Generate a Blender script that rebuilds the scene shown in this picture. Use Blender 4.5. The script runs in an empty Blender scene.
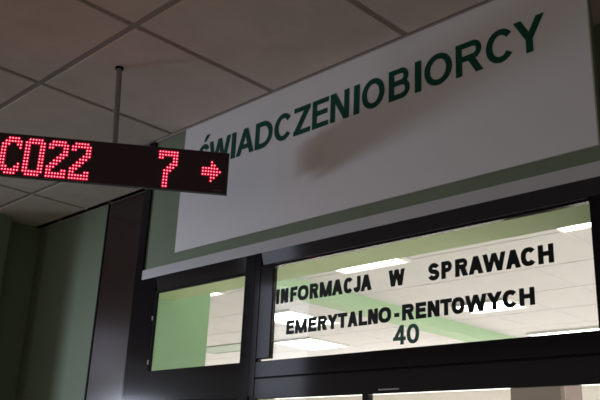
import bpy, bmesh, math, random
from mathutils import Vector, Matrix
C = bpy.context.scene.collection
SC = bpy.context.scene

# ---------------------------------------------------------------- camera
ZC = 1.45                       # eye height; the numbers below are heights above the eye
cam_d = bpy.data.cameras.new('camera')
cam = bpy.data.objects.new('camera', cam_d); C.objects.link(cam)
cam_d.sensor_width = 36.0
cam_d.lens = 801.676 / 600.0 * 36.0
cam_d.clip_start = 0.02
right = Vector((0.7090122, 0.70390568, 0.04264365))
up = Vector((0.1981138, -0.25685662, 0.94592579))
fwd = Vector((-0.67679584, 0.66222463, 0.32156791))
M = Matrix((right, up, -fwd)).transposed().to_4x4()
M.translation = Vector((0, -1.73562, ZC))
cam.matrix_world = M
SC.camera = cam

# ---------------------------------------------------------------- world, hall lights, exposure
SC.view_settings.view_transform = 'Standard'
SC.view_settings.look = 'None'
SC.view_settings.gamma = 1.0
SC.view_settings.use_curve_mapping = False
SC.view_settings.exposure = 0.0
SC.cycles.filter_width = 1.6       # the phone picture is a little soft
w = bpy.data.worlds.new('hall_air'); SC.world = w
w.use_nodes = True
bg = w.node_tree.nodes['Background']
bg.inputs[0].default_value = (1.0, 0.90, 0.82, 1)
bg.inputs[1].default_value = 0.27
AMB_LAMP = 9.0                 # radiance of the ceiling lamps in the back room


def area(name, loc, target, sx, sy, power, col, spread=None):
    d = bpy.data.lights.new(name, 'AREA')
    d.shape = 'RECTANGLE'; d.size = sx; d.size_y = sy; d.energy = power; d.color = col
    o = bpy.data.objects.new(name, d); C.objects.link(o)
    o.location = loc
    o.rotation_euler = (Vector(target) - Vector(loc)).to_track_quat('-Z', 'Y').to_euler()
    if spread: d.spread = math.radians(spread)
    return o


area('entrance_daylight', (-6.4, -2.35, ZC + 0.27), (-3.1, 0.0, ZC + 0.25), 0.8, 0.42, 6.4, (0.74, 0.83, 1.0), 42)
area('back_room_fill', (2.55, 4.2, ZC - 0.35), (-8.0, 4.2, ZC - 0.6), 5.0, 1.5, 165.0, (1.0, 0.94, 0.87))  # added fill light that brightens the back room from the right
area('back_room_fill', (-6.8, 7.95, ZC - 0.35), (-6.8, 0.0, ZC - 0.6), 7.0, 1.5, 185.0, (1.0, 0.95, 0.89))  # second added fill, lifts the left of the back room ceiling
area('hall_daylight', (-4.15, -2.21, ZC + 0.87), (-1.9, 0.0, ZC + 0.4), 0.34, 0.8, 2.2, (0.76, 0.82, 1.0))
area('hall_window', (-6.8, -1.74, ZC + 1.0), (-3.4, 0.33, ZC + 0.5), 0.5, 0.45, 0.65, (0.76, 0.80, 1.0))


# ---------------------------------------------------------------- materials
def lin(c):
    return tuple((v / 12.92 if v <= 0.04045 else ((v + 0.055) / 1.055) ** 2.4) for v in [x / 255.0 for x in c])


def mat(name, rgb, rough=0.7, noise=0.0, scale=6.0, metal=0.0, spec=0.5, bump=0.0, bscale=60.0):
    m = bpy.data.materials.new(name); m.use_nodes = True
    nt = m.node_tree; b = nt.nodes['Principled BSDF']
    b.inputs['Base Color'].default_value = (*rgb, 1)
    b.inputs['Roughness'].default_value = rough
    b.inputs['Metallic'].default_value = metal
    b.inputs['Specular IOR Level'].default_value = spec
    tc = nt.nodes.new('ShaderNodeTexCoord')
    if noise > 0:
        n = nt.nodes.new('ShaderNodeTexNoise'); n.inputs['Scale'].default_value = scale
        n.inputs['Detail'].default_value = 5
        r = nt.nodes.new('ShaderNodeValToRGB')
        r.color_ramp.elements[0].position = 0.3; r.color_ramp.elements[1].position = 0.7
        r.color_ramp.elements[0].color = (*[v * (1 - noise) for v in rgb], 1)
        r.color_ramp.elements[1].color = (*[min(1, v * (1 + noise)) for v in rgb], 1)
        nt.links.new(tc.outputs['Object'], n.inputs['Vector'])
        nt.links.new(n.outputs['Fac'], r.inputs['Fac'])
        nt.links.new(r.outputs['Color'], b.inputs['Base Color'])
    if bump > 0:
        n2 = nt.nodes.new('ShaderNodeTexNoise'); n2.inputs['Scale'].default_value = bscale
        bp = nt.nodes.new('ShaderNodeBump'); bp.inputs['Strength'].default_value = bump
        bp.inputs['Distance'].default_value = 0.002
        nt.links.new(tc.outputs['Object'], n2.inputs['Vector'])
        nt.links.new(n2.outputs['Fac'], bp.inputs['Height'])
        nt.links.new(bp.outputs['Normal'], b.inputs['Normal'])
    return m


def emit(name, rgb, strength):
    m = bpy.data.materials.new(name); m.use_nodes = True
    nt = m.node_tree; nt.nodes.clear()
    e = nt.nodes.new('ShaderNodeEmission'); o = nt.nodes.new('ShaderNodeOutputMaterial')
    e.inputs[0].default_value = (*rgb, 1); e.inputs[1].default_value = strength
    nt.links.new(e.outputs[0], o.inputs[0])
    return m


def glass(name, tint=(0.97, 0.985, 0.97)):
    m = bpy.data.materials.new(name); m.use_nodes = True
    nt = m.node_tree; nt.nodes.clear()
    o = nt.nodes.new('ShaderNodeOutputMaterial'); mx = nt.nodes.new('ShaderNodeMixShader')
    t = nt.nodes.new('ShaderNodeBsdfTransparent'); g = nt.nodes.new('ShaderNodeBsdfGlossy')
    f = nt.nodes.new('ShaderNodeFresnel'); ge = nt.nodes.new('ShaderNodeNewGeometry')
    mr = nt.nodes.new('ShaderNodeMapRange')             # same reflectance on entering and leaving the thin pane
    mr.inputs['To Min'].default_value = 1.45; mr.inputs['To Max'].default_value = 1 / 1.45
    nt.links.new(ge.outputs['Backfacing'], mr.inputs['Value']); nt.links.new(mr.outputs['Result'], f.inputs['IOR'])
    t.inputs[0].default_value = (*tint, 1); g.inputs['Roughness'].default_value = 0.02
    nt.links.new(f.outputs[0], mx.inputs[0]); nt.links.new(t.outputs[0], mx.inputs[1])
    nt.links.new(g.outputs[0], mx.inputs[2]); nt.links.new(mx.outputs[0], o.inputs[0])
    return m


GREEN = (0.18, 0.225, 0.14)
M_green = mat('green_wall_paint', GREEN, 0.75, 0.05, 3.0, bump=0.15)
M_inner = mat('inner_green_lit', (0.27, 0.45, 0.27), 0.75, 0.04, 3.0)  # wall green lightened in place of stronger light on this face
M_soffit = mat('soffit_green_lit', (0.72, 0.86, 0.52), 0.75, 0.04, 3.0)  # wall green made lighter and yellower to imitate light bounced from below
M_tile = mat("ceiling_tile", (0.78, 0.655, 0.575), 0.9, 0.05, 9.0, bump=0.3, bscale=150)
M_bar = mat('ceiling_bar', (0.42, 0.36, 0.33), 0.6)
M_backtile = mat('back_ceiling_tile', (0.78, 0.765, 0.80), 0.9, 0.02, 6.0)
M_backbar = mat('back_ceiling_bar', (0.73, 0.71, 0.74), 0.7)
M_floor = mat('hall_floor_tile', (0.45, 0.42, 0.38), 0.4, 0.12, 4.0)
M_backfloor = mat('back_floor_tile', (0.72, 0.68, 0.63), 0.45, 0.06, 4.0)
M_cream = mat('cream_paint', (0.86, 0.82, 0.79), 0.8, 0.03, 3.0)
M_olive = mat('olive_paint', (0.45, 0.47, 0.30), 0.8, 0.03, 3.0)
M_board = mat('white_board', (0.80, 0.785, 0.79), 0.55, 0.02, 2.0)
M_dboard = mat('board_edge', (0.70, 0.69, 0.68), 0.5)
M_letter = mat("green_lettering", (0.003, 0.075, 0.048), 0.5, spec=0.2)
M_ink = mat('black_lettering', (0.005, 0.011, 0.007), 0.5, spec=0.2)
M_ink_green = mat('dark_green_lettering', (0.005, 0.11, 0.05), 0.45)
M_strip = mat('pale_grey_strip', (0.56, 0.55, 0.56), 0.5, 0.03, 5.0)
M_frame = mat('black_frame', (0.006, 0.006, 0.0095), 0.09, spec=0.3)
M_gasket = mat('black_gasket', (0.005, 0.005, 0.006), 0.7, spec=0.08)
M_lip = mat('frame_lip', (0.06, 0.06, 0.065), 0.35)
M_brown = mat('brown_panel', (0.030, 0.017, 0.016), 0.16, 0.1, 2.0)
M_glass = glass('window_glass')
M_led_body = mat('display_housing', (0.012, 0.010, 0.011), 0.5)
M_led_face = mat('display_face', (0.030, 0.010, 0.014), 0.5)
M_led = emit('red_led_core', (1.0, 0.19, 0.27), 4.2)
M_glow = emit('red_led_glow', (1.0, 0.010, 0.05), 0.65)  # emissive disc imitating the red halo around each diode
M_tag = mat('maker_tag', (0.12, 0.12, 0.12), 0.5)
M_rod = mat('grey_rod', (0.26, 0.24, 0.23), 0.45, metal=0.3)
M_lamp = emit('lamp_diffuser', (1.0, 0.985, 0.95), AMB_LAMP)
M_lampframe = mat('lamp_frame', (0.8, 0.8, 0.78), 0.5)
M_beam = mat('green_beam_paint', (0.45, 0.64, 0.43), 0.75, 0.03, 3.0)
M_cab = mat('pinkish_beige_laminate', (0.20, 0.15, 0.14), 0.5, 0.03, 5.0)
M_cabedge = mat('cabinet_edge', (0.34, 0.26, 0.24), 0.4)
M_vent = mat('pale_teal_grille', (0.62, 0.72, 0.68), 0.5)
M_counter = mat('black_counter', (0.02, 0.02, 0.022), 0.35)


# ---------------------------------------------------------------- mesh helpers (heights measured from the eye)
class MB:
    def __init__(s): s.bm = bmesh.new()

    def box(s, x0, x1, y0, y1, z0, z1, bevel=0.0):
        b = s.bm
        v = [b.verts.new((x, y, z)) for x in (x0, x1) for y in (y0, y1) for z in (z0, z1)]
        fs = [b.faces.new([v[i] for i in f]) for f in
              ((0, 1, 3, 2), (4, 6, 7, 5), (0, 4, 5, 1), (2, 3, 7, 6), (0, 2, 6, 4), (1, 5, 7, 3))]
        if bevel > 0:
            es = list({e for f in fs for e in f.edges})
            bmesh.ops.bevel(b, geom=es, offset=bevel, segments=2, affect='EDGES', profile=0.5)
        return s

    def prism(s, pts, z0, z1):               # plan outline, extruded upwards
        b = s.bm
        lo = [b.verts.new((x, y, z0)) for x, y in pts]; hi = [b.verts.new((x, y, z1)) for x, y in pts]
        b.faces.new(lo[::-1]); b.faces.new(hi)
        n = len(pts)
        for i in range(n): b.faces.new((lo[i], lo[(i + 1) % n], hi[(i + 1) % n], hi[i]))
        return s

    def plate(s, pts, y0, y1):               # outline in x, z, thickness along y
        b = s.bm
        a = [b.verts.new((x, y0, z)) for x, z in pts]; c = [b.verts.new((x, y1, z)) for x, z in pts]
        b.faces.new(a); b.faces.new(c[::-1])
        n = len(pts)
        for i in range(n): b.faces.new((a[i], c[i], c[(i + 1) % n], a[(i + 1) % n]))
        return s

    def xprism(s, pts, x0, x1):              # profile in y, z, drawn out along x
        b = s.bm
        a = [b.verts.new((x0, y, z)) for y, z in pts]; c = [b.verts.new((x1, y, z)) for y, z in pts]
        b.faces.new(a); b.faces.new(c[::-1])
        n = len(pts)
        for i in range(n): b.faces.new((a[i], a[(i + 1) % n], c[(i + 1) % n], c[i]))
        return s

    def tube(s, p, q, r, seg=12):
        p = Vector(p); q = Vector(q); d = (q - p)
        m = Matrix.Translation((p + q) / 2) @ d.to_track_quat('Z', 'Y').to_matrix().to_4x4()
        bmesh.ops.create_cone(s.bm, cap_ends=True, segments=seg, radius1=r, radius2=r, depth=d.length, matrix=m)
        return s

    cups = 0

    def dot(s, p, r, squash=0.5):
        m = Matrix.Translation(p) @ Matrix.Diagonal((1, squash, 1, 1))
        bmesh.ops.create_icosphere(s.bm, subdivisions=1, radius=r, matrix=m)
        return s

    def cup(s, p, r, n=10):                   # red glow around a diode, built as a short n-sided disc
        s.cups += 1
        a = [(p[0] + r * math.cos(2 * math.pi * k / n), p[2] + r * math.sin(2 * math.pi * k / n)) for k in range(n)]
        return s.plate(a, p[1] + 0.0004, p[1] + 0.0014)

    def build(s, name, m, parent=None, lift=True, origin=None):
        bmesh.ops.recalc_face_normals(s.bm, faces=s.bm.faces)
        if lift:
            for v in s.bm.verts: v.co.z += ZC
        org = Vector(origin) if origin else Vector((0, 0, 0))
        if origin:
            for v in s.bm.verts: v.co -= org
        me = bpy.data.meshes.new(name); s.bm.to_mesh(me); s.bm.free()
        me.materials.append(m)
        o = bpy.data.objects.new(name, me); C.objects.link(o)
        if parent is not None:
            o.parent = parent
            o.location = org - parent_world(parent)
            if parent.rotation_euler.z: o.location = (0, 0, 0)
        else:
            o.location = org
        return o


def parent_world(p):
    v = Vector((0, 0, 0))
    while p is not None:
        v += p.location; p = p.parent
    return v


def tag(o, label, cat, group=None, kind=None):
    o['label'] = label; o['category'] = cat
    if group: o['group'] = group
    if kind: o['kind'] = kind
    return o


def struct(o, label=None):
    o['kind'] = 'structure'
    if label: o['label'] = label
    return o


def empty(name, loc=(0, 0, 0), rz=0.0):
    o = bpy.data.objects.new(name, None); C.objects.link(o)
    o.empty_display_size = 0.1
    o.location = loc; o.rotation_euler = (0, 0, rz)
    return o


# ---------------------------------------------------------------- lettering drawn as strokes
def stroke(pts, t, closed=False):
    """quads of a mitred stroke along a polyline (x, z)"""
    n = len(pts); L = []; R = []
    for i in range(n):
        p = Vector(pts[i])
        a = Vector(pts[(i - 1) % n]) if (closed or i > 0) else None
        c = Vector(pts[(i + 1) % n]) if (closed or i < n - 1) else None
        d1 = (p - a).normalized() if a is not None else None
        d2 = (c - p).normalized() if c is not None else None
        if d1 is None: d1 = d2
        if d2 is None: d2 = d1
        n1 = Vector((-d1.y, d1.x)); n2 = Vector((-d2.y, d2.x))
        m = (n1 + n2)
        m = m.normalized() if m.length > 1e-6 else n1
        k = 1.0 / max(0.45, m.dot(n1))
        L.append(p + m * (t / 2 * k)); R.append(p - m * (t / 2 * k))
    Q = []
    for i in range(n if closed else n - 1):
        j = (i + 1) % n
        Q.append([L[i], L[j], R[j], R[i]])
    return [[(v.x, v.y) for v in q] for q in Q]


def diag(x0, z0, x1, z1, th):
    return [[(x0 - th / 2, z0), (x0 + th / 2, z0), (x1 + th / 2, z1), (x1 - th / 2, z1)]]


def arc(cx, cz, rx, rz, a0, a1, n=14, e=1.0):
    out = []
    for i in range(n + 1):
        a = math.radians(a0 + (a1 - a0) * i / n)
        c, s_ = math.cos(a), math.sin(a)
        out.append((cx + rx * math.copysign(abs(c) ** e, c), cz + rz * math.copysign(abs(s_) ** e, s_)))
    return out


def rect(x0, x1, z0, z1): return [[(x0, z0), (x1, z0), (x1, z1), (x0, z1)]]


def ring(w, h, t, a0, a1, e, n=32, tv=None):
    tv = tv or t * 0.88
    o = arc(w / 2, h / 2, w / 2, h / 2, a0, a1, n, e)
    i_ = arc(w / 2, h / 2, w / 2 - t, h / 2 - tv, a0, a1, n, e)
    return [[o[k], o[k + 1], i_[k + 1], i_[k]] for k in range(n)]


def glyph(c, w, h, t, e=1.0):
    u = t * 0.86                                      # thickness of level strokes
    if c == 'I': return rect(0, w, 0, h)
    if c == '-': return rect(0, w, h * 0.27, h * 0.27 + u)
    if c == 'L': return rect(0, t, 0, h) + rect(0, w, 0, u)
    if c == 'E': return rect(0, t, 0, h) + rect(0, w, 0, u) + rect(0, w, h - u, h) + rect(0, w * 0.93, h * 0.52 - u / 2, h * 0.52 + u / 2)
    if c == 'F': return rect(0, t, 0, h) + rect(0, w, h - u, h) + rect(0, w * 0.88, h * 0.5 - u / 2, h * 0.5 + u / 2)
    if c == 'H': return rect(0, t, 0, h) + rect(w - t, w, 0, h) + rect(0, w, h * 0.52 - u / 2, h * 0.52 + u / 2)
    if c == 'T': return rect(w / 2 - t / 2, w / 2 + t / 2, 0, h) + rect(0, w, h - u, h)
    if c == 'N': return rect(0, t, 0, h) + rect(w - t, w, 0, h) + diag(t * 0.55, h, w - t * 0.55, 0, t * 1.1)
    if c == 'M':
        return rect(0, t, 0, h) + rect(w - t, w, 0, h) + diag(t * 0.5, h, w / 2, 0, t) + diag(w - t * 0.5, h, w / 2, 0, t)
    if c == 'Z': return rect(0, w, 0, u) + rect(0, w * 0.97, h - u, h) + diag(t * 0.68, u * 0.6, w - t * 0.72, h - u * 0.6, t * 1.3)
    if c == 'A':
        k = t * 1.05
        return diag(k / 2, 0, w / 2, h, k) + diag(w - k / 2, 0, w / 2, h, k) + rect(w * 0.25, w * 0.75, h * 0.22, h * 0.22 + u)
    if c == 'W':
        k = t * 0.98
        return (diag(k / 2, h, w * 0.27, 0, k) + diag(w * 0.27, 0, w / 2, h, k) +
                diag(w / 2, h, w * 0.73, 0, k) + diag(w * 0.73, 0, w - k / 2, h, k))
    if c == 'Y':
        k = t * 1.12
        return diag(k / 2, h, w / 2, h * 0.40, k) + diag(w - k / 2, h, w / 2, h * 0.40, k) + rect(w / 2 - t / 2, w / 2 + t / 2, 0, h * 0.46)
    if c == 'O': return ring(w, h, t, 0, 360, e)
    if c == '0': return ring(w, h, t, 0, 360, e)
    if c == 'C':
        return ring(w * 1.04, h, t, 38, 322, e)
    if c == 'D':
        b = min(w * 0.55, h * 0.5)
        path = [(t / 2, u / 2), (w - b - 0.02 * w, u / 2)] + arc(w - b, h / 2, b - t / 2, h / 2 - u / 2, -90, 90, 16) + [(t / 2, h - u / 2)]
        return rect(0, t, 0, h) + stroke(path, t * 0.95)
    if c in 'PR':
        zb = h * 0.42 if c == 'R' else h * 0.36       # underside of the bowl
        zc = (zb + h) / 2; rb = (h - zb) / 2
        path = [(t / 2, zb + u / 2), (w * 0.93 - rb, zb + u / 2)] + arc(w * 0.96 - rb, zc, rb - t / 2, rb - u / 2, -90, 90, 12) + [(t / 2, h - u / 2)]
        g = rect(0, t, 0, h) + stroke(path, u)
        if c == 'R': g += diag(w * 0.52, zb + u * 0.6, w - t * 0.62, 0, t * 1.2)
        return g
    if c == 'B':
        zm = h * 0.53; g = rect(0, t, 0, h)
        for (z0, z1, ww) in ((0, zm + u / 2, w), (zm - u / 2, h, w * 0.94)):
            rb = (z1 - z0) / 2
            path = [(t / 2, z0 + u / 2), (ww - rb - 0.01 * w, z0 + u / 2)] + arc(ww - rb, (z0 + z1) / 2, rb - t / 2, rb - u / 2, -90, 90, 12) + [(t / 2, z1 - u / 2)]
            g += stroke(path, u)
        return g
    if c == 'J':
        rz = h * 0.30
        path = [(w - t / 2, h), (w - t / 2, rz)] + arc(w / 2, rz, w / 2 - t / 2, rz - u / 2, 0, -180, 12)[1:]
        return stroke(path, t)
    if c == 'S':
        a = w / 2 - t / 2; b = h / 4 - u / 4
        top = arc(w / 2, h - u / 2 - b, a * 0.94, b, 15, 90, 6) + arc(w / 2, h - u / 2 - b, a * 0.94, b, 90, 235, 10)[1:]
        bot = arc(w / 2, u / 2 + b, a, b, 55, -90, 10) + arc(w / 2, u / 2 + b, a, b, -90, -168, 6)[1:]
        return stroke(top + bot, t * 0.92)
    if c == '4':
        return rect(w * 0.58, w * 0.58 + t, 0, h) + rect(0, w, h * 0.21, h * 0.21 + u) + diag(t * 0.62, h * 0.30, w * 0.58 + t * 0.4, h - 0.02 * h, t * 1.05)
    return []


def lettering(name, items, z0, z1, t, m, parent, y0, y1, e=1.0, rise=0.0, acute=None):
    mb = MB(); h0 = z1 - z0; n = 0
    x_first = items[0][1]; x_last = items[-1][2]
    for c, a, b in items:
        dz = rise * (1 - (a - x_first) / (x_last - x_first)) if rise else 0
        for q in glyph(c, b - a, h0, t, e):
            n += 1
            mb.plate([(a + x, z0 + dz + z) for x, z in q], y0 - (n % 23) * 0.00003, y1)
    if acute:
        a, b = acute
        mb.plate([(a + (b - a) * 0.42, z1 + 0.010), (a + (b - a) * 0.62, z1 + 0.010),
                  (a + (b - a) * 0.98, z1 + 0.036), (a + (b - a) * 0.64, z1 + 0.036)], y0, y1)
    return mb.build(name, m, parent)


CEIL = 1.284
FLOOR = -ZC

# ---------------------------------------------------------------- hall ceiling: dropped tiles in a bar grid
XL, XR, YF = -9.0, 3.2, -6.2
XC, YC = -1.933, 0.0
hb = 0.0125
def gridlines(c, lo, hi, step):
    k0 = math.ceil((lo - c) / step); k1 = math.floor((hi - c) / step)
    return [c + k * step for k in range(k0, k1 + 1)]
xs = [XL] + gridlines(XC, XL + 0.05, XR - 0.05, 0.597) + [XR]
ys = [YF] + gridlines(YC, YF + 0.05, -0.05, 0.592) + [0.0]
mb = MB()
yy = ys + [0.345]
for i in range(len(xs) - 1):
    for j in range(len(yy) - 1):
        y1 = yy[j + 1] - (hb if j + 1 < len(yy) - 1 else 0)
        mb.box(xs[i] + hb, xs[i + 1] - hb, yy[j] + hb, y1, CEIL, CEIL + 0.02)
ceil = mb.build('ceiling', M_tile); struct(ceil, 'grey beige suspended tile ceiling of the hall')
mb = MB()
mb.box(XL, XR, YF, 0.36, CEIL + 0.004, CEIL + 0.03)
mb.build('ceiling_grid', M_bar, ceil)

# hall floor
struct(MB().box(XL, XR, YF, 0.36, FLOOR - 0.05, FLOOR).build('floor', M_floor), 'hall floor below the frame')

# ---------------------------------------------------------------- walls
# the fascia above the windows, its deeper lintel, jambs and the wall below
mb = MB()
mb.box(-2.648, -0.7625, 0.008, 0.012, 0.635, CEIL)            # fascia
mb.box(-2.648, -0.7625, 0.008, 0.03, FLOOR, -0.46)           # below the counter
mb.box(-2.648, -0.93, 0.03, 0.155, FLOOR, -0.46)
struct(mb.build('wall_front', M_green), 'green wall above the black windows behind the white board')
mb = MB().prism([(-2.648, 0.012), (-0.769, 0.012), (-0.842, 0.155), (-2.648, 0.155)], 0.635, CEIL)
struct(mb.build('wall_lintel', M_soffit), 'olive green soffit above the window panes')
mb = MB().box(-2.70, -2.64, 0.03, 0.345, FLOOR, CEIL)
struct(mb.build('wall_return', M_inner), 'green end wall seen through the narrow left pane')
mb = MB()
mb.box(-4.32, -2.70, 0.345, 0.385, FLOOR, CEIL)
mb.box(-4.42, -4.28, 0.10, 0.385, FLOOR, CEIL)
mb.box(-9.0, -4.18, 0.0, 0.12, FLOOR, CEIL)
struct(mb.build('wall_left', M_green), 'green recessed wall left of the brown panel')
mb = MB()
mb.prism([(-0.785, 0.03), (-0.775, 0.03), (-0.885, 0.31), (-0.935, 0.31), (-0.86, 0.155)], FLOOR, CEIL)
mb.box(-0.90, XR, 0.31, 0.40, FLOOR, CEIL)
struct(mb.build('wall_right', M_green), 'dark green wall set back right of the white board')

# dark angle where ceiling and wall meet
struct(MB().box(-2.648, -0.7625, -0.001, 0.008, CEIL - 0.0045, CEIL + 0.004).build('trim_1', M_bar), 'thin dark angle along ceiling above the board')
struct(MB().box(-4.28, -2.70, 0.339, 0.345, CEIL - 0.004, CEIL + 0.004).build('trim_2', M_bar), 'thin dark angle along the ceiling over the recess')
# pale strip over the frame
struct(MB().box(-2.640, -0.752, -0.005, 0.008, 0.690, 0.729, 0.002).build('trim_3', M_strip), 'pale grey strip above the black window frame')
# black end post and brown panel
struct(MB().box(-2.695, -2.648, 0.0, 0.03, FLOOR, CEIL).build('trim_4', M_frame), 'black upright post at the left end of windows')
p = MB().box(-3.520, -2.70, 0.333, 0.345, 0.235, CEIL - 0.006).build('trim_5', M_brown)
struct(p, 'glossy dark brown panel left of the windows')
MB().box(-3.532, -3.520, 0.330, 0.345, 0.235, CEIL - 0.006).build('edge_strip', M_gasket, p)
struct(MB().box(-3.54, -2.70, 0.315, 0.345, 0.195, 0.235).build('trim_6', M_frame), 'black rail under the brown panel')

# ---------------------------------------------------------------- windows
YA, YB = -0.002, 0.0115
GY0, GY1 = 0.004, 0.010
win1 = struct(empty('window_1', (-2.28, 0, ZC + 0.33)), 'narrow left window pane in black frame')
f = MB()
f.box(-2.646, -2.540, YA, YB, 0.222, 0.690)               # left stile
f.xprism([(0.003, 0.634), (-0.004, 0.690), (YB, 0.690), (YB, 0.634)], -2.540, -2.020)               # head
f.box(-2.540, -2.020, YA, YB, 0.222, 0.331)                # bottom rail
f.box(-2.020, -1.972, YA, YB, 0.19, 0.690)                # right stile
f.build('frame', M_frame, win1)
MB().box(-2.545, -2.020, GY0, GY1, 0.325, 0.640).build('pane', M_glass, win1)
g = MB()
g.box(-2.540, -2.532, -0.001, 0.011, 0.331, 0.634); g.box(-2.532, -2.020, -0.001, 0.011, 0.626, 0.634)
g.build('gasket', M_gasket, win1)
h = MB()
h.box(-2.5405, -2.5365, YA - 0.004, YA, 0.355, 0.372, 0.001); h.box(-2.5405, -2.5365, YA - 0.004, YA, 0.520, 0.537, 0.001)
h.build('hinge', M_strip, win1)
d = MB(); d.box(-2.646, -1.972, 0.002, 0.02, -0.42, 0.221)
d.build('blind_panel', M_gasket, win1)

win2 = struct(empty('window_2', (-1.36, 0, ZC + 0.33)), 'wide lettered window pane in black frame')
f = MB()
f.box(-1.968, -1.942, YA - 0.002, YB, 0.222, 0.690)
f.box(-1.938, -1.874, YA - 0.004, YB, 0.336, 0.640, 0.003)      # sash stile
f.xprism([(0.0025, 0.646), (-0.004, 0.690), (YB, 0.690), (YB, 0.646)], -1.942, -0.755)               # head
f.box(-1.938, -0.792, YA - 0.004, YB, 0.278, 0.3295, 0.002)      # sash bottom rail
f.box(-1.942, -0.755, YA, YB, 0.212, 0.276, 0.002)        # sill rail
f.box(-1.942, -0.797, 0.003, YB, 0.25, 0.30)               # web behind the groove
f.box(-1.976, -1.93, 0.002, YB, 0.19, 0.690)
f.box(-0.797, -0.755, YA, YB, 0.275, 0.646)               # right stile
f.box(-1.942, -0.797, YA - 0.002, YB, 0.634, 0.646)
f.build('frame', M_frame, win2)
MB().box(-1.872, -0.80, YA - 0.003, YA - 0.0021, 0.641, 0.6445).build('frame_lip', M_lip, win2)
MB().box(-1.880, -0.795, GY0, GY1, 0.328, 0.640).build('pane', M_glass, win2)
MB().box(-1.43, -1.36, YA - 0.004, YA, 0.2205, 0.2245, 0.001).build('catch', M_strip, win2)

L1 = [('I', -1.866, -1.852), ('N', -1.8451, -1.8107), ('F', -1.8016, -1.7703), ('O', -1.768, -1.7207), ('R', -1.7155, -1.6771), ('M', -1.6728, -1.6229), ('A', -1.6217, -1.5784), ('C', -1.5744, -1.5389), ('J', -1.5349, -1.5086), ('A', -1.5079, -1.4661), ('W', -1.4036, -1.3467), ('S', -1.267, -1.2296), ('P', -1.2231, -1.1873), ('R', -1.1794, -1.1393), ('A', -1.1375, -1.0937), ('W', -1.0952, -1.0282), ('A', -1.0282, -0.9861), ('C', -0.9853, -0.9452), ('H', -0.9384, -0.8975)]
L2 = [('E', -1.8125, -1.7775), ('M', -1.7734, -1.7221), ('E', -1.7161, -1.6806), ('R', -1.6764, -1.6372), ('Y', -1.6368, -1.5948), ('T', -1.5944, -1.5574), ('A', -1.5554, -1.5169), ('L', -1.513, -1.4806), ('N', -1.4777, -1.4416), ('O', -1.4394, -1.3941), ('-', -1.3828, -1.3653), ('R', -1.3556, -1.3139), ('E', -1.3092, -1.2743), ('N', -1.2694, -1.2312), ('T', -1.2286, -1.192), ('O', -1.1925, -1.1525), ('W', -1.151, -1.087), ('Y', -1.087, -1.0425), ('C', -1.0405, -1.0007), ('H', -0.9944, -0.9534)]
L3 = [('4', -1.3866, -1.3431), ('0', -1.3391, -1.2982)]
lettering('lettering', L1, 0.5025, 0.550, 0.0135, M_ink, win2, 0.0028, 0.0038, 0.85, rise=0.006)
lettering('lettering', L2, 0.406, 0.450, 0.0130, M_ink, win2, 0.0028, 0.0038, 0.85)
n40 = lettering('number', L3, 0.341, 0.394, 0.0115, M_ink_green, win2, 0.0028, 0.0038, 0.9)
n40['label'] = 'dark green number 40'

win3 = struct(empty('window_3', (-1.36, 0, ZC - 0.42)), 'service window under the lettered pane')
f = MB()
f.box(-1.968, -1.935, YA, YB, -0.42, 0.208)
f.box(-0.797, -0.755, YA, YB, -0.42, 0.208)
f.box(-1.935, -0.797, YA, YB, -0.42, -0.385)
f.build('frame', M_frame, win3)
MB().box(-1.492, -1.470, 0.0, 0.02, -0.385, 0.212).build('divider', M_frame, win3)
MB().box(-1.935, -0.797, 0.008, 0.014, -0.385, 0.212).build('pane', M_glass, win3)
ct = MB().box(-2.646, -0.752, -0.30, -0.013, -0.46, -0.42, 0.004).build('counter', M_counter)
tag(ct, 'black counter ledge under the service window', 'counter')

# ---------------------------------------------------------------- back room
BX0, BX1, BY1 = -10.6, 2.6, 8.0
mb = MB()
bxs = [BX0] + gridlines(-1.94, BX0 + 0.05, BX1 - 0.05, 0.523) + [BX1]
bys = [0.12] + gridlines(2.15, 0.3, BY1 - 0.05, 0.612) + [BY1]
q = 0.006
for i in range(len(bxs) - 1):
    for j in range(len(bys) - 1):
        if j == 0:
            y0 = 0.155 if -2.64 < bxs[i] and bxs[i + 1] < -0.93 else 0.387
        else:
            y0 = bys[j] + q
        mb.box(bxs[i] + q, bxs[i + 1] - q, y0, bys[j + 1] - q, CEIL, CEIL + 0.015)
bc = mb.build('ceiling', M_backtile); struct(bc, 'bright cream tile ceiling of the back room')
MB().box(BX0, BX1, 0.361, BY1, CEIL + 0.003, CEIL + 0.031).build('ceiling_grid', M_backbar, bc)
struct(MB().box(BX0, BX1, 0.361, BY1, FLOOR - 0.05, FLOOR).build('floor', M_backfloor), 'back room floor')
struct(MB().box(BX0, BX1, BY1, BY1 + 0.1, FLOOR, CEIL).build('wall_back', M_cream), 'cream far wall of the back room')
mb = MB(); mb.box(BX0 - 0.1, BX0, 0.387, BY1, FLOOR, CEIL)
struct(mb.build('wall_side', M_olive), 'olive side wall of the back room')
mb = MB(); mb.box(BX1, BX1 + 0.1, 0.40, BY1, FLOOR, CEIL)
struct(mb.build('wall_east', M_cream), 'cream side wall of the back room')
mb = MB(); mb.box(BX0, -4.42, 0.345, 0.385, FLOOR, CEIL)
struct(mb.build('wall_partition', M_green), 'green partition between hall and back room')

bm_ = MB().box(-4.115, -3.915, 0.387, BY1, 1.187, CEIL).build('ceiling_beam', M_beam)
bm_.name = 'trim_7'; struct(bm_, 'green beam crossing the back room ceiling behind the lettered pane')

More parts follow.
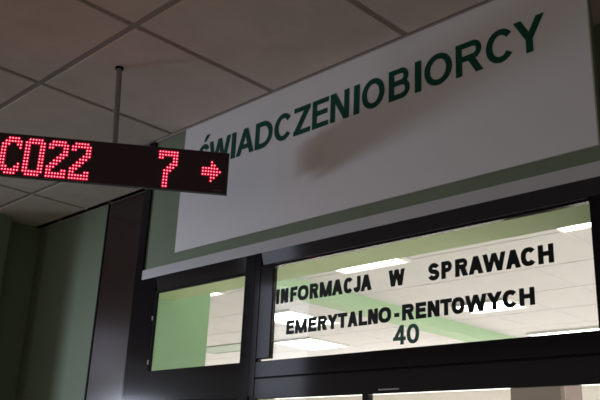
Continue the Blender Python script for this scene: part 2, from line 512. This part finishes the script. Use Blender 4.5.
lamps = [((-3.50, -2.96, 1.56, 2.15), 'bright ceiling lamp just under green soffit left of the letter W'),
         ((-1.93, -1.39, 1.56, 2.12), 'bright ceiling lamp at top right corner of lettered pane'),
         ((-3.55, -3.06, 3.42, 3.76), 'bright ceiling lamp behind the last letters of the lower line'),
         ((-3.70, -2.96, 4.82, 5.45), 'bright ceiling lamp along the bottom right of lettered pane'),
         ((-5.25, -4.75, 2.85, 3.50), 'bright ceiling lamp left of green beam behind lower line of letters'),
         ((-6.15, -5.60, 3.97, 4.57), 'bright ceiling lamp at bottom left of lettered pane'),
         ((-5.15, -4.68, 1.56, 2.10), 'bright ceiling lamp beside green wall in narrow left window'),
         ((-6.9, -6.3, 6.0, 6.6), 'ceiling lamp deep in the back room left of the green beam'),
         ((-1.9, -1.3, 3.6, 4.2), 'ceiling lamp in the back room right of the lettered pane'),
         ((-0.3, 0.3, 1.56, 2.15), 'ceiling lamp in the back room near the right wall')]
for (x0, x1, y0, y1), lab in lamps:
    o = empty('ceiling_lamp', ((x0 + x1) / 2, (y0 + y1) / 2, ZC + CEIL))
    tag(o, lab, 'lamp', 'ceiling lamps of the back room')
    mb = MB()
    t = 0.014; zb = CEIL - 0.020
    mb.box(x0, x1, y0, y0 + t, zb, CEIL); mb.box(x0, x1, y1 - t, y1, zb, CEIL)
    mb.box(x0, x0 + t, y0 + t, y1 - t, zb, CEIL); mb.box(x1 - t, x1, y0 + t, y1 - t, zb, CEIL)
    mb.build('frame', M_lampframe, o)
    MB().box(x0 + t, x1 - t, y0 + t, y1 - t, CEIL - 0.004, CEIL - 0.001).build('diffuser', M_lamp, o)

v = empty('air_vent', (-6.9, 4.1, ZC + CEIL))
tag(v, 'pale teal ceiling grille low in the narrow left window', 'vent')
mb = MB()
mb.box(-7.45, -6.4, 3.88, 3.92, CEIL - 0.012, CEIL); mb.box(-7.45, -6.4, 4.24, 4.28, CEIL - 0.012, CEIL)
mb.box(-7.45, -7.41, 3.92, 4.24, CEIL - 0.012, CEIL); mb.box(-6.44, -6.4, 3.92, 4.24, CEIL - 0.012, CEIL)
mb.build('frame', M_vent, v)
mb = MB()
for k in range(13):
    x = -7.36 + k * 0.072
    mb.box(x, x + 0.03, 3.92, 4.24, CEIL - 0.009, CEIL - 0.002)
mb.build('slats', M_vent, v)

cb = empty('cabinet', (-2.6, 3.1, 0))
tag(cb, 'tall pinkish beige cabinet seen under the window frame', 'cabinet')
MB().box(-2.80, -2.42, 3.0, 3.22, FLOOR, 0.64, 0.004).build('body', M_cab, cb)
MB().box(-2.795, -2.45, 2.982, 2.999, FLOOR + 0.08, 0.63, 0.003).build('door', M_cab, cb)
MB().tube((-2.50, 2.965, -0.40), (-2.50, 2.965, -0.22), 0.007).build('handle', M_rod, cb)
MB().box(-2.449, -2.421, 2.988, 2.999, FLOOR + 0.08, 0.63).build('edge', M_cabedge, cb)

# ---------------------------------------------------------------- white sign board
sb = empty('sign_board', (-1.6, 0, ZC + 0.77))
tag(sb, 'long white board with green capital lettering above the windows', 'sign')
MB().box(-2.441, -0.7635, -0.002, 0.0075, 0.770, CEIL - 0.004, 0.001).build('panel', M_board, sb)
B = [('S', -2.3415, -2.2773), ('W', -2.2773, -2.1545), ('I', -2.1455, -2.1226), ('A', -2.1156, -2.021), ('D', -2.0137, -1.9248), ('C', -1.9146, -1.8298), ('Z', -1.8176, -1.739), ('E', -1.7297, -1.6567), ('N', -1.6472, -1.5669), ('I', -1.5457, -1.5226), ('O', -1.5122, -1.421), ('B', -1.4033, -1.3229), ('I', -1.3043, -1.2812), ('O', -1.2695, -1.1723), ('R', -1.1587, -1.0689), ('C', -1.0595, -0.9735), ('Y', -0.972, -0.8818)]
lettering('lettering', B, 1.0785, 1.1805, 0.0200, M_letter, sb, -0.0035, -0.0018, 1.0, acute=(-2.3415, -2.2773))

# ---------------------------------------------------------------- hanging red dot display
TH = math.atan2(0.797, 0.605)                              # direction of the face, seen from the hall
U = Vector((math.cos(TH), math.sin(TH), 0)); NB = Vector((-math.sin(TH), math.cos(TH), 0))   # NB points away from the viewer
base = Vector((-2.21, -0.472, 0))
led = empty('led_display', (base.x, base.y, ZC + 0.862), TH)
tag(led, 'long black hanging display with red dot characters and arrow', 'display')
Z0 = -0.862 - ZC                                            # local heights
def loc(mb, name, m, parent=led):
    for v_ in mb.bm.verts: v_.co.z += Z0 + ZC
    bmesh.ops.recalc_face_normals(mb.bm, faces=mb.bm.faces)
    me = bpy.data.meshes.new(name); mb.bm.to_mesh(me); mb.bm.free(); me.materials.append(m)
    o = bpy.data.objects.new(name, me); C.objects.link(o); o.parent = parent
    return o
loc(MB().box(-0.41, 0.400, 0.0, 0.014, 0.862, 1.0065, 0.0015), 'front_panel', M_led_face)
loc(MB().box(-0.395, 0.385, 0.014, 0.060, 0.892, 0.998, 0.003), 'housing', M_led_body)
rim = MB()
rim.box(-0.412, 0.402, -0.002, 0.013, 0.8605, 0.8635); rim.box(0.3985, 0.402, -0.002, 0.013, 0.8635, 1.0075)
rim.box(-0.412, 0.402, -0.002, 0.013, 1.0055, 1.0075); rim.box(-0.412, -0.409, -0.002, 0.013, 0.8635, 1.0055)
loc(rim, 'rim', mat('display_rim', (0.07, 0.065, 0.065), 0.4))
tg = MB(); tg.box(0.355, 0.388, -0.0012, 0.0, 0.8705, 0.8730)
loc(tg, 'maker_tag', M_tag)
FONT = {
    'C': ['..XXXX.', '.XXXXXX', 'XXX..XX', 'XX....X', 'XX.....', 'XX.....', 'XX.....', 'XX.....', 'XX....X', 'XXX..XX', '.XXXXXX', '..XXXX.'],
    '0': ['.XXXXX.', 'XXXXXXX'] + ['XX...XX'] * 8 + ['XXXXXXX', '.XXXXX.'],
    '2': ['.XXXXX.', 'XXXXXXX', 'XX...XX', '.....XX', '....XXX', '...XXX.', '..XXX..', '.XXX...', 'XXX....', 'XX...XX', 'XXXXXXX', 'XXXXXXX'],
    '7': ['XXXXXXX', 'XXXXXXX', 'XX...XX', '.....XX', '....XXX', '...XXX.', '..XXX..', '..XX...', '..XX...', '..XX...', '..XX...', '..XX...'],
    '>': ['...X...', '...XX..', 'XXXXXX.', 'XXXXXXX', 'XXXXXX.', '...XX..', '...X...']}
PU, PV, RD = 0.0094, 0.0110, 0.0036
for ch, u0, z0, nm in (('C', -0.332, 0.993, 'lit_character'), ('0', -0.258, 0.993, 'lit_character'), ('2', -0.184, 0.993, 'lit_character'),
                       ('2', -0.111, 0.993, 'lit_character'), ('7', 0.172, 0.993, 'lit_character'), ('>', 0.317, 0.970, 'lit_arrow')):
    mb = MB()
    for r, row in enumerate(FONT[ch]):
        for k, x in enumerate(row):
            if x == 'X':
                p_ = (u0 + k * PU, -0.0012, z0 - r * PV)
                mb.dot(p_, 0.0021, 0.9)
                mb.cup(p_, 0.0053)
    o = loc(mb, nm, M_led); o.data.materials.append(M_glow)
    for pl in o.data.polygons:
        if len(pl.vertices) > 3: pl.material_index = 1

# hanger: slightly leaning rod with a flange at the ceiling and a foot on the housing
def wl(x, y, z):                                            # world (eye heights) -> local of the display
    v_ = Vector((x, y, 0)) - base
    return (v_.dot(U), v_.dot(NB), z)
top = wl(-2.205, -0.470, CEIL + 0.001); bot = (0.018, 0.034, 0.996)
loc(MB().tube(bot, top, 0.0095, 16), 'hanger_rod', M_rod)
loc(MB().tube((top[0], top[1], CEIL - 0.006), (top[0], top[1], CEIL + 0.001), 0.0145, 20), 'ceiling_flange', M_gasket)
loc(MB().box(bot[0] - 0.045, bot[0] + 0.045, 0.012, 0.056, 0.997, 1.012, 0.004), 'mounting_foot', M_rod)
